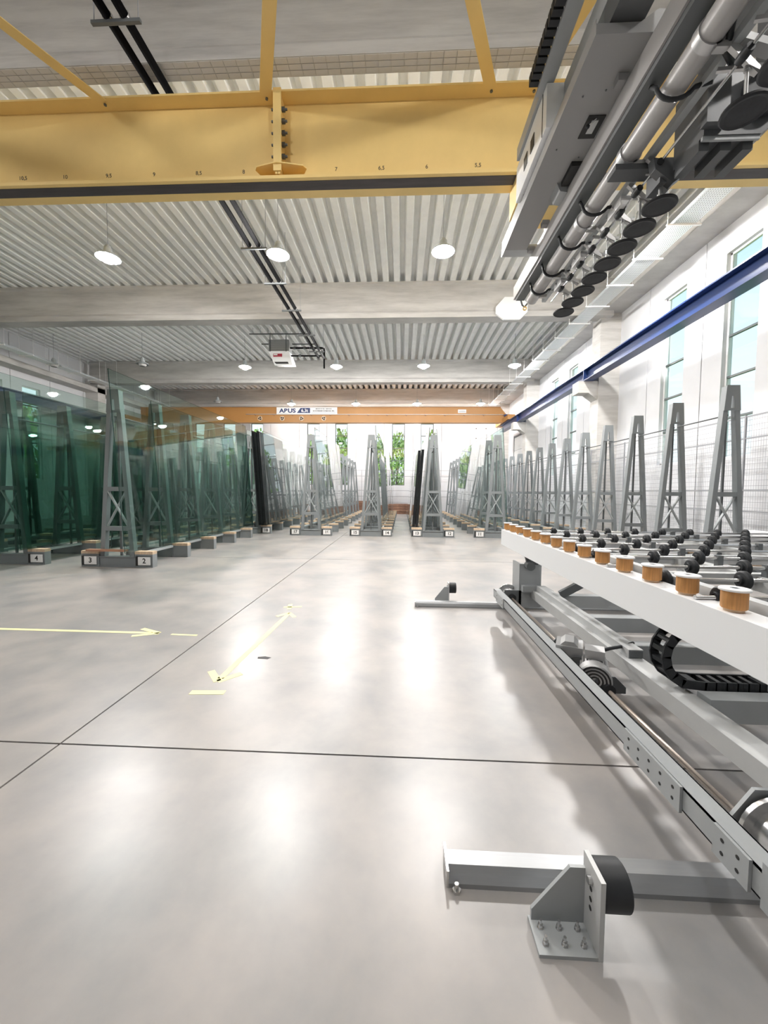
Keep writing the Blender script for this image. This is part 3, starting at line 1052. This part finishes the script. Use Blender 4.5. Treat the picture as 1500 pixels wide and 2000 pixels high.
# carriage: outer beam with splice plates
CX0, CX1 = 1.10, 1.18
MB().box(CX0, CX0 + .006, 1.17, 4.62, .225, .315).box(CX0, CX1, 1.17, 4.62, .309, .315).box(CX0, CX1, 1.17, 4.62, .225, .231).box(CX1 - .006, CX1, 1.17, 4.62, .225, .315).build('carriage_beam', 'grey_paint', tb)
for (ya, yb, sp) in ((1.50, 1.88, 0), (1.20, 1.34, 1), (4.15, 4.45, 2)):
    pl = MB().box(CX0 - .012, CX0 - .001, ya, yb, .215, .32).build('splice_plate', 'grey_paint', tb)
    n = 5 if sp == 0 else 2
    for q in range(n):
        yq = ya + .04 + (yb - ya - .08) * q / max(1, n - 1)
        for zz in (.245, .29):
            MB().lathe([(0, -.001), (.007, -.001), (.007, .001)], 'x', (CX0 - .0125, yq, zz), 8).build('hole', 'ink', pl)
MB().box(1.10, 1.19, 1.08, 1.17, .20, .345).build('carriage_end', 'grey_paint', tb)
# inner beams
MB().box(1.56, 1.70, .3, 4.75, .20, .30).build('inner_beam', 'grey_light', tb)
MB().box(1.60, 1.70, 2.75, 4.62, .301, .36).build('tilt_arm', 'grey_light', tb)
MB().box(1.605, 1.695, 2.744, 2.752, .305, .355).build('arm_end', 'rack_dark', tb)
MB().box(4.35, 4.45, .3, 4.75, .20, .30).build('inner_beam', 'grey_paint', tb)
for yy in (4.35, 3.6, 2.95, 2.2, 1.3, .5):
    MB().box(1.70, 4.35, yy - .05, yy + .05, .20, .33).build('cross_member', 'grey_paint', tb)
for yy in (4.3, .8):
    MB().bar((1.75, yy, .34), (2.6, yy, .82), .08, .05, (0, 1, 0)).build('lift_strut', 'rack_dark', tb)
    MB().bar((4.2, yy, .34), (3.4, yy, .82), .08, .05, (0, 1, 0)).build('lift_strut', 'rack_dark', tb)
# far wheel box with hinge
MB().box(1.42, 1.68, 4.70, 4.72, .08, .60).build('wheel_box_plate', 'grey_paint', tb)
MB().box(1.42, 1.44, 4.72, 4.98, .12, .60).build('wheel_box_plate', 'grey_paint', tb)
MB().prism([(1.44, .35), (1.62, .35), (1.80, .30), (1.80, .28), (1.44, .28)], 'y', 4.62, 4.70).build('bracket_plate', 'grey_paint', tb)
MB().prism([(1.50, .60), (1.62, .60), (1.78, .745), (1.46, .745)], 'y', 4.66, 4.70).build('hinge_plate', 'grey_dark', tb)
MB().lathe([(0, -.05), (.05, -.05), (.05, .06), (0, .06)], 'y', (1.52, 4.64, .59), 16).build('hinge_pin', 'rack_dark', tb)
for xx, yy in ((1.35, 4.86), (1.35, 1.42)):
    wq = MB().lathe([(0, -.085), (.085, -.085), (.10, -.07), (.10, .055), (.135, .058), (.135, .075), (0, .075)], 'y', (xx + (.09 if yy < 2 else 0), yy, .165), 28)
    wq.build('rail_wheel', 'steel', tb)
MB().box(1.25, 1.45, 4.70, 4.72, .08, .28).build('bearing_plate', 'rack_dark', tb)
MB().lathe([(0, -.03), (.045, -.03), (.045, 0), (0, 0)], 'y', (1.34, 4.70, .19), 14).build('bearing', 'black_rubber', tb)
MB().prism([(1.30, .06), (1.60, .06), (1.60, .20), (1.52, .31), (1.38, .31), (1.30, .20)], 'y', 1.515, 1.53).build('wheel_guard', 'grey_paint', tb)
# drive shaft, motor
MB().tube([(1.335, 4.70, .185), (1.345, 1.50, .185)], .013, 10).build('drive_shaft', 'shaft_steel', tb)
for yy in (3.20, 2.52):
    MB().prism([(1.22, .16), (1.46, .16), (1.46, .20), (1.39, .27), (1.29, .27), (1.22, .20)], 'y', yy, yy + .012).build('bearing_plate', 'grey_dark', tb)
    MB().lathe([(0, -.035), (.04, -.035), (.045, 0), (0, 0)], 'y', (1.34, yy, .19), 14).build('bearing', 'black_rubber', tb)
mo = obj('gear_motor', None, tb, (1.27, 2.93, .235), (0, 0, -.42))
MB().box(-.09, .09, -.10, .10, -.07, .10).prism([(-.06, .10), (.06, .10), (.03, .13), (-.03, .13)], 'y', -.08, .08).build('gearbox', 'cast_alu', mo)
MB().lathe([(0, -.1), (.07, -.1), (.07, -.13), (.025, -.135), (.025, -.16), (0, -.16)], 'y', (.06, 0, -.02), 18).build('gear_flange', 'grey_dark', mo)
mb_ = MB()
for q in range(20):
    a = 2 * PI * q / 20
    mb_.bar((.16 + math.cos(a) * .078, -.05, math.sin(a) * .078), (.16 + math.cos(a) * .078, -.27, math.sin(a) * .078), .010, .026, (math.cos(a), 0, math.sin(a)))
mb_.lathe([(0, -.05), (.07, -.05), (.07, -.27), (0, -.27)], 'y', (.16, 0, 0), 20)
mb_.build('motor_body', 'cast_alu', mo)
MB().lathe([(.098, -.27), (.103, -.275), (.103, -.36), (.095, -.368), (0, -.368)], 'y', (.16, 0, 0), 24).build('fan_cover', 'cast_alu', mo)
gz_ = MB()
for q in range(4):
    gz_.lathe([(.02 + q * .021, -.371), (.031 + q * .021, -.371)], 'y', (.16, 0, 0), 20)
gz_.build('fan_grille', 'ink', mo)
MB().box(.10, .22, -.24, -.12, .09, .15).build('terminal_box', 'cast_alu', mo)
MB().tube([(.20, -.13, .12), (.26, -.05, .12), (.36, .08, .11), (.42, .15, .12)], .012, 8).build('motor_cable', 'black_rubber', mo)
# energy chain
ch = obj('energy_chain', None, tb)
pts = [(2.12 - .06 * q, 2.33, .345) for q in range(7)]
for q in range(1, 9):
    a = -PI / 2 - PI * q / 8
    pts.append((1.70 + math.cos(a) * .165, 2.33, .51 + math.sin(a) * .165))
pts += [(1.70 + .06 * q, 2.33, .675) for q in range(1, 14)]
for p0, p1 in zip(pts[:-1], pts[1:]):
    d = Vector(p1) - Vector(p0)
    c = (Vector(p0) + Vector(p1)) / 2
    lk = MB()
    for s_ in (-1, 1):
        lk.bar(c - d * .56 + Vector((0, s_ * .055, 0)), c + d * .56 + Vector((0, s_ * .055, 0)), .05, .012, (0, 1, 0))
    lk.bar(c - d * .2, c + d * .2, .04, .11, (0, 1, 0))
    lk.build('chain_link', 'black_rubber', ch)
MB().box(2.10, 2.30, 2.25, 2.40, .33, .40).build('chain_bracket', 'grey_paint', tb)

# ------------------------------------------------------------------ floor rails and end stops
for yy, nm in ((1.425, 'near'), (4.93, 'far')):
    p = MB().prism([(yy - .06, 0), (yy + .06, 0), (yy + .06, .018), (yy + .045, .045), (yy + .03, .064), (yy - .03, .064), (yy - .045, .045), (yy - .06, .018)], 'x', .188, 4.7)
    r = thing('floor_rail', 'aluminium floor rail under the %s end of the roller table' % nm, 'rail', (0, 0, 0), 'floor rails')
    p.build('rail_profile', 'aluminium', r)
    MB().box(.180, .188, yy - .06, yy + .06, 0, .064).build('end_plate', 'steel', r)
    MB().lathe([(0, 0), (.016, 0), (.016, .012), (.008, .012), (.008, .032), (0, .032)], 'z', (.215, yy - .072, 0), 6).build('anchor_bolt', 'steel', r)


def end_stop(y_front, s, label):
    r = thing('end_stop', label, 'end stop', (0, y_front, 0), 'rail end stops')

    def Y(a, b):
        return (min(a * s, b * s), max(a * s, b * s))
    y = Y(0, .115)
    MB().box(.445, .625, *y, 0, .012).build('base_plate', 'grey_paint', r)
    MB().box(.625, .640, *y, 0, .255).build('buffer_plate', 'grey_light', r)
    y = Y(.100, .112)
    MB().prism([(.452, .012), (.625, .012), (.625, .205), (.575, .205), (.452, .05)], 'y', *y).build('gusset', 'grey_paint', r)
    MB().lathe([(0, 0), (.066, 0), (.070, .006), (.070, .085), (.064, .09), (0, .09)], 'x', (.640, s * .07, .185), 26).build('buffer', 'black_rubber', r)
    for bx in (.475, .535, .595):
        for by in (.03, .078):
            MB().lathe([(0, .012), (.011, .012), (.011, .015), (.0085, .015), (.0085, .025), (.005, .025), (.005, .04), (0, .04)], 'z', (bx, s * by, 0), 6).build('anchor_bolt', 'steel', r)
    MB().lathe([(0, 0), (.013, 0), (.013, -.012), (0, -.012)], 'x', (.625, s * .06, .205), 6).build('buffer_bolt', 'steel', r)
    for zz in (.175, .14, .11):
        MB().lathe([(0, -.001), (.008, -.001), (.008, .0)], 'x', (.6249, s * .06, zz), 10).build('hole', 'ink', r)


end_stop(1.163, 1, 'grey steel end stop with black buffer before the near floor rail')
end_stop(5.22, -1, 'grey steel end stop with black buffer behind the far floor rail')

# ------------------------------------------------------------------ vacuum lifter hanging under the yellow crane
vl = thing('vacuum_lifter', 'grey vacuum lifter with black suction pads under the yellow crane', 'vacuum lifter', (0, 0, 0))
# long cover
MB().box(1.48, 2.0, 3.32, 5.15, 5.05, 5.055).box(1.48, 1.485, 3.32, 5.15, 5.055, 5.17).box(1.995, 2.0, 3.32, 5.15, 5.055, 5.17).build('cover_tray', 'lifter_grey', vl)
MB().prism([(1.48, 5.05), (2.0, 5.05), (2.0, 5.22), (1.95, 5.22), (1.82, 5.13), (1.48, 5.13)], 'y', 3.314, 3.32).build('end_lip', 'lifter_grey', vl)
for xx, yy in ((1.60, 3.8), (1.78, 3.75), (1.58, 4.35), (1.85, 4.45)):
    MB().lathe([(0, -.006), (.008, -.006), (.008, 0)], 'z', (xx, yy, 5.05), 8).build('screw', 'rack_dark', vl)
MB().box(1.48, 1.80, 5.15, 6.05, 5.05, 5.11).build('support_arm', 'lifter_grey', vl)
MB().box(1.48, 1.56, 5.15, 6.2, 5.11, 5.25).build('support_arm', 'lifter_grey', vl)
MB().box(1.48, 2.16, 6.05, 6.22, 5.05, 5.13).build('cross_plate', 'grey_paint', vl)
MB().box(1.62, 2.12, 5.45, 6.0, 5.32, 5.36).build('hoist_plate', 'yellow', vl)
MB().box(1.66, 1.75, 5.9, 5.96, 5.13, 5.32).build('hoist_strut', 'yellow', vl)
MB().box(2.02, 2.10, 5.9, 5.96, 5.13, 5.32).build('hoist_strut', 'yellow', vl)
MB().box(1.50, 2.10, 5.50, 5.9, 5.36, 5.74).build('trolley', 'yellow', vl)
# control cabinet with slots
cb_ = MB().box(1.43, 1.90, 4.25, 5.3, 5.19, 5.62).build('control_cabinet', 'white_paint', vl)
for yy in (4.62, 4.86):
    MB().box(1.424, 1.43, yy, yy + .12, 5.33, 5.47).build('slot', 'ink', cb_)
MB().box(1.426, 1.43, 4.36, 4.37, 5.19, 5.62).build('door_gap', 'ink', cb_)
# upper rails and cable chain
MB().box(1.40, 1.50, 2.3, 5.2, 5.63, 5.78).build('upper_rail', 'grey_paint', vl)
MB().box(1.60, 1.66, 2.3, 4.25, 5.40, 5.62).build('upper_rail', 'grey_paint', vl)
ch = obj('energy_chain', None, vl)
for q in range(26):
    MB().box(1.27, 1.36, 2.4 + q * .075, 2.455 + q * .075, 5.66, 5.76).build('chain_link', 'black_rubber', ch)
MB().box(1.36, 1.40, 2.4, 4.4, 5.63, 5.66).build('chain_shelf', 'grey_paint', vl)
# ribbed drive motor
mo = obj('drive_motor', None, vl, (1.72, 3.2, 5.24))
MB().box(-.13, .13, -.02, .22, -.09, .12).build('motor_body', 'grey_dark', mo)
for q in range(8):
    MB().box(-.13, .13, -.032, -.02, -.08 + q * .024, -.068 + q * .024).build('cooling_fin', 'grey_paint', mo)
MB().lathe([(0, -.045), (.03, -.045), (.03, -.02), (0, -.02)], 'y', (.07, 0, -.03), 12).build('plug', 'rack_dark', mo)
MB().box(-.10, .02, -.04, -.03, .03, .10).build('type_plate', 'plate_white', mo)
# square rail and round vacuum tube
MB().box(1.88, 2.02, 2.0, 6.98, 4.77, 4.98).build('main_rail', 'lifter_tube', vl)
MB().box(1.90, 2.04, 2.0, 6.9, 4.72, 4.77).build('rail_slot', 'rack_dark', vl)
for yy in (3.6, 5.4, 5.95):
    MB().box(1.81, 1.90, yy, yy + .08, 4.985, 5.045).build('rail_bracket', 'lifter_grey', vl)
# valve recess with lever, open motor bay
MB().box(1.74, 1.90, 3.98, 4.22, 5.040, 5.0495).build('recess', 'ink', vl)
MB().box(1.79, 1.85, 4.02, 4.16, 5.034, 5.040).build('gauge_plate', 'grey_light', vl)
MB().tube([(1.82, 4.00, 5.035), (1.76, 4.03, 5.00)], .006, 6).build('lever', 'steel', vl)
MB().lathe([(0, -.02), (.014, -.014), (.02, 0), (.014, .014), (0, .02)], 'z', (1.755, 4.035, 4.995), 10).build('lever_knob', 'black_rubber', vl)
MB().box(1.80, 1.93, 4.50, 4.78, 5.0, 5.049).build('motor_bay', 'ink', vl)
MB().prism([(1.76, 5.049), (1.93, 5.049), (1.93, 4.94), (1.80, 4.96)], 'y', 4.80, 5.02).build('bay_bracket', 'grey_paint', vl)
tu = MB().lathe([(0, 2.0), (.088, 2.0), (.088, 6.6), (.06, 6.63), (0, 6.63)], 'y', (2.075, 0, 4.60), 24).build('vacuum_tube', 'lifter_tube', vl)
for yy in (2.9, 3.85, 4.75, 5.75, 6.3):
    MB().lathe([(.088, 0), (.100, 0), (.100, .07), (.088, .07), (.088, 0)], 'y', (2.075, yy, 4.60), 24).build('tube_clamp', 'cast_alu', vl)
    MB().box(2.10, 2.20, yy, yy + .05, 4.49, 4.53).build('clamp_lug', 'cast_alu', vl)
for yy in (3.3, 4.55, 5.15, 5.75, 6.25):
    pts = []
    for q in range(9):
        a = PI * .95 + q / 8 * PI * .85
        pts.append((2.075 + .125 * math.cos(a), yy - .012 * q, 4.60 + .125 * math.sin(a)))
    pts = [(1.97, yy + .12, 4.74)] + pts + [(2.26, yy - .16, 4.50)]
    MB().tube(pts, .017, 8).build('hose', 'black_rubber', vl)
MB().box(2.20, 2.26, 2.0, 6.5, 4.50, 4.56).build('pad_rail', 'grey_paint', vl)
MB().tube([(2.28, 2.2, 4.42), (2.28, 6.3, 4.42)], .012, 8).build('air_line', 'steel', vl)
# suction pads on arms
pad = MB().lathe([(0, -.012), (.11, -.008), (.132, -.014), (.142, -.004), (.138, .012), (.12, .022), (.05, .030), (0, .030)], 'z', (0, 0, 0), 28).mesh('suction_pad', 'pad_rubber')
stem = MB().lathe([(0, .03), (.022, .03), (.022, .10), (.012, .10), (.012, .26), (.02, .26), (.02, .31), (0, .31)], 'z', (0, 0, 0), 12).mesh('pad_stem', 'cast_alu')
for q, yy in enumerate([2.927 - .9, 2.927 - .6, 2.927 - .3, 2.927] + [3.821 + .303 * k for k in range(8)]):
    p = obj('suction_pad', pad, vl, (2.328, yy, 4.09))
    obj('pad_stem', stem, p)
    MB().bar((2.20, yy - .02, 4.50), (2.40, yy, 4.34), .03, .05).bar((2.40, yy, 4.34), (2.32, yy, 4.38), .05, .02).build('pad_arm', 'cast_alu', vl)
    MB().bar((2.20, yy + .10, 4.46), (2.44, yy - .02, 4.36), .025, .025).build('pad_brace', 'cast_alu', vl)
    MB().lathe([(0, -.05), (.03, -.05), (.035, 0), (.03, .05), (0, .05)], 'y', (2.26, yy - .06, 4.40), 10).build('valve', 'black_rubber', vl)
for yy in (4.25, 5.15, 5.75):
    MB().bar((2.25, yy, 4.46), (2.25, yy + .26, 4.46), .09, .09).build('silencer', 'plate_white', vl)
MB().box(1.93, 2.30, 3.83, 3.98, 4.43, 4.48).box(2.28, 2.42, 3.75, 3.95, 4.25, 4.46).build('gripper_collar', 'grey_dark', vl)
MB().prism([(2.20, 4.44), (2.44, 4.40), (2.46, 4.28), (2.38, 4.22), (2.22, 4.34)], 'y', 3.72, 3.80).build('gripper_jaw', 'grey_dark', vl)
# pump block
pb = obj('pump_block', None, vl)
MB().prism([(2.36, 4.30), (2.80, 4.30), (2.94, 4.42), (2.94, 4.85), (2.36, 4.85)], 'y', 3.35, 3.70).build('pump_housing', 'grey_dark', pb)
MB().box(2.33, 2.50, 3.28, 3.35, 4.34, 4.85).build('pump_flange', 'grey_dark', pb)
for q in range(3):
    MB().box(2.36 + q * .17, 2.44 + q * .17, 3.40, 3.68, 4.22, 4.30).build('pump_foot', 'grey_dark', pb)
MB().box(2.36, 2.80, 3.36, 3.38, 4.27, 4.30).build('base_lip', 'grey_paint', pb)
MB().lathe([(0, 0), (.16, 0), (.17, .02), (.17, .05), (0, .05)], 'y', (2.78, 3.28, 4.58), 24).build('pump_fan', 'black_rubber', pb)
MB().bar((2.10, 2.5, 4.95), (2.75, 3.3, 4.72), .10, .06).build('frame_arm', 'lifter_grey', vl)
MB().bar((2.25, 2.9, 4.52), (2.95, 3.05, 4.50), .08, .05).build('frame_arm', 'lifter_grey', vl)
MB().bar((2.30, 2.2, 4.75), (2.34, 3.3, 4.75), .16, .08).build('frame_arm', 'lifter_grey', vl)
MB().tube([(2.02, 2.5, 4.9), (2.12, 2.75, 4.70), (2.2, 2.95, 4.5), (2.32, 3.02, 4.46)], .022, 10).build('hose', 'black_rubber', vl)
# end hook and hanging sign
MB().tube([(1.99, 6.92, 4.74), (2.02, 6.93, 4.66), (2.06, 6.93, 4.63), (2.10, 6.92, 4.68)], .014, 8).build('end_hook', 'rack_dark', vl)
MB().lathe([(.02, -.01), (.035, -.01), (.035, .01), (.02, .01), (.02, -.01)], 'y', (2.06, 6.92, 4.60), 12).build('yellow_ring', 'yellow', vl)

# ------------------------------------------------------------------ white octagonal panel on the concrete beam
op = MB().prism([(2.95, 7.42), (3.22, 7.72), (3.75, 7.72), (3.95, 7.5), (3.95, 7.25), (3.72, 7.02), (3.2, 7.02), (2.95, 7.2)], 'y', 12.96, 13.04).build('deflector_panel', 'white_paint')
tag(op, 'white octagonal panel on the concrete beam behind the lifter', 'panel')

# ------------------------------------------------------------------ floor markings
def mark(polys, label):
    m_ = MB()
    for p in polys:
        m_.prism(p, 'z', .0004, .0016)
    tag(m_.build('floor_marking', 'tape'), label, 'floor marking', 'yellow floor tape')


def seg(a, b, wd):
    a, b = Vector((*a, 0)), Vector((*b, 0))
    n = (b - a).cross(Vector((0, 0, 1))).normalized() * wd / 2
    return [((a + n).x, (a + n).y), ((b + n).x, (b + n).y), ((b - n).x, (b - n).y), ((a - n).x, (a - n).y)]


mark([seg((-5.2, 3.77), (-2.52, 3.765), .045), seg((-2.44, 3.765), (-2.69, 3.875), .05), seg((-2.44, 3.765), (-2.66, 3.67), .05)], 'yellow tape arrow on the floor pointing right')
mark([seg((-1.383, 2.87), (-1.325, 4.45), .05), seg((-1.383, 2.826), (-1.515, 2.99), .055), seg((-1.383, 2.826), (-1.255, 2.965), .055),
      seg((-1.324, 4.51), (-1.43, 4.37), .05), seg((-1.324, 4.51), (-1.22, 4.36), .05)], 'double-headed yellow tape arrow on the floor running away')
mark([seg((-1.50, 2.655), (-1.255, 2.67), .055)], 'short yellow tape bar below the double-headed arrow')
mark([seg((-2.30, 3.742), (-2.03, 3.733), .03)], 'short thin yellow tape dash right of the arrow head')
mark([seg((-1.46, 4.73), (-1.24, 4.77), .035), seg((-1.41, 4.86), (-1.37, 4.66), .05)], 'small yellow tape cross beyond the double-headed arrow')
sp_ = MB().prism([(-.05, -.02), (.04, -.025), (.06, .01), (0, .03), (-.06, .015)], 'z', .0004, .0014).build('tape_scrap', 'ink')
sp_.location = (-1.18, 3.26, 0)
tag(sp_, 'small dark scrap stuck on the floor near the arrow', 'scrap')

# ------------------------------------------------------------------ hose reel and dark door at the far right corner
dr = obj('door_1', None)
tag(dr, 'dark framed tall opening at the far right corner', kind='structure')
MB().box(6.98, 7.04, 22.0, 22.1, 0.02, 5.0).box(6.98, 7.04, 24.9, 25.0, 0.02, 5.0).box(6.98, 7.04, 22.0, 25.0, 4.9, 5.0).build('door_frame', 'rack_dark', dr)
for q in range(6):
    MB().box(7.0, 7.035, 22.1, 24.9, .03 + q * .81, .82 + q * .81).build('door_panel', 'grey_light', dr)

# ------------------------------------------------------------------ outside: ground, trees, house
gr_ = MB().box(-70, 70, -60, 90, -.8, -.31).build('ground_outside', 'grass')
tag(gr_, 'green ground outside the windows', kind='structure')
rnd = random.Random(3)


def foliage(mat, n):
    m_ = MB()
    for q in range(n):
        u = rnd.uniform(-1, 1)
        a = rnd.uniform(0, 2 * PI)
        rr = (rnd.uniform(.25, 1.0)) ** .45
        s = math.sqrt(1 - u * u)
        p = Vector((s * math.cos(a) * rr, s * math.sin(a) * rr, u * rr))
        d = Vector((rnd.uniform(-1, 1), rnd.uniform(-1, 1), rnd.uniform(-1, 1))).normalized()
        e1 = d.orthogonal().normalized() * rnd.uniform(.05, .10)
        e2 = d.cross(e1).normalized() * rnd.uniform(.05, .10)
        m_.add([p - e1, p + e2 * .7, p + e1, p - e2 * .7], [(0, 1, 2, 3)])
    return m_.mesh('foliage', mat)


fol = [foliage('leaf_green', 1500), foliage('leaf_dark', 1500)]
trunk = MB().tube([(0, 0, -.4), (.05, 0, 1.2), (0, .05, 2.6), (.02, 0, 4.2)], [.22, .17, .14, .06], 10).mesh('trunk', 'bark')
TR = [(-15.6, 33, 0), (-12.0, 32.5, 1), (-8.2, 32.8, 0), (-4.8, 32, 1), (-.4, 33, 0), (2.9, 32.2, 1), (-23, 18.6, 1), (-23, 22.8, 0), (-23, 14.2, 0)]
for q, (xx, yy, kd) in enumerate(TR):
    nm = ['leftmost', 'second from left', 'third from left', 'third from right', 'second from right', 'rightmost'][q] + ' beyond the far wall windows' if q < 6 else ['middle one', 'farthest', 'nearest'][q - 6] + ' beyond the left wall windows'
    t_ = thing('tree', 'green leafy tree, %s' % nm, 'tree', (xx, yy, -.3), 'trees outside the windows')
    obj('trunk', trunk, t_)
    f_ = obj('foliage', fol[kd], t_, (0, 0, 3.6))
    f_.scale = (1.62, 1.6, 3.2 + .3 * (q % 2))
    f_.rotation_euler = (0, 0, q * 1.3)
    f_['kind'] = 'stuff'
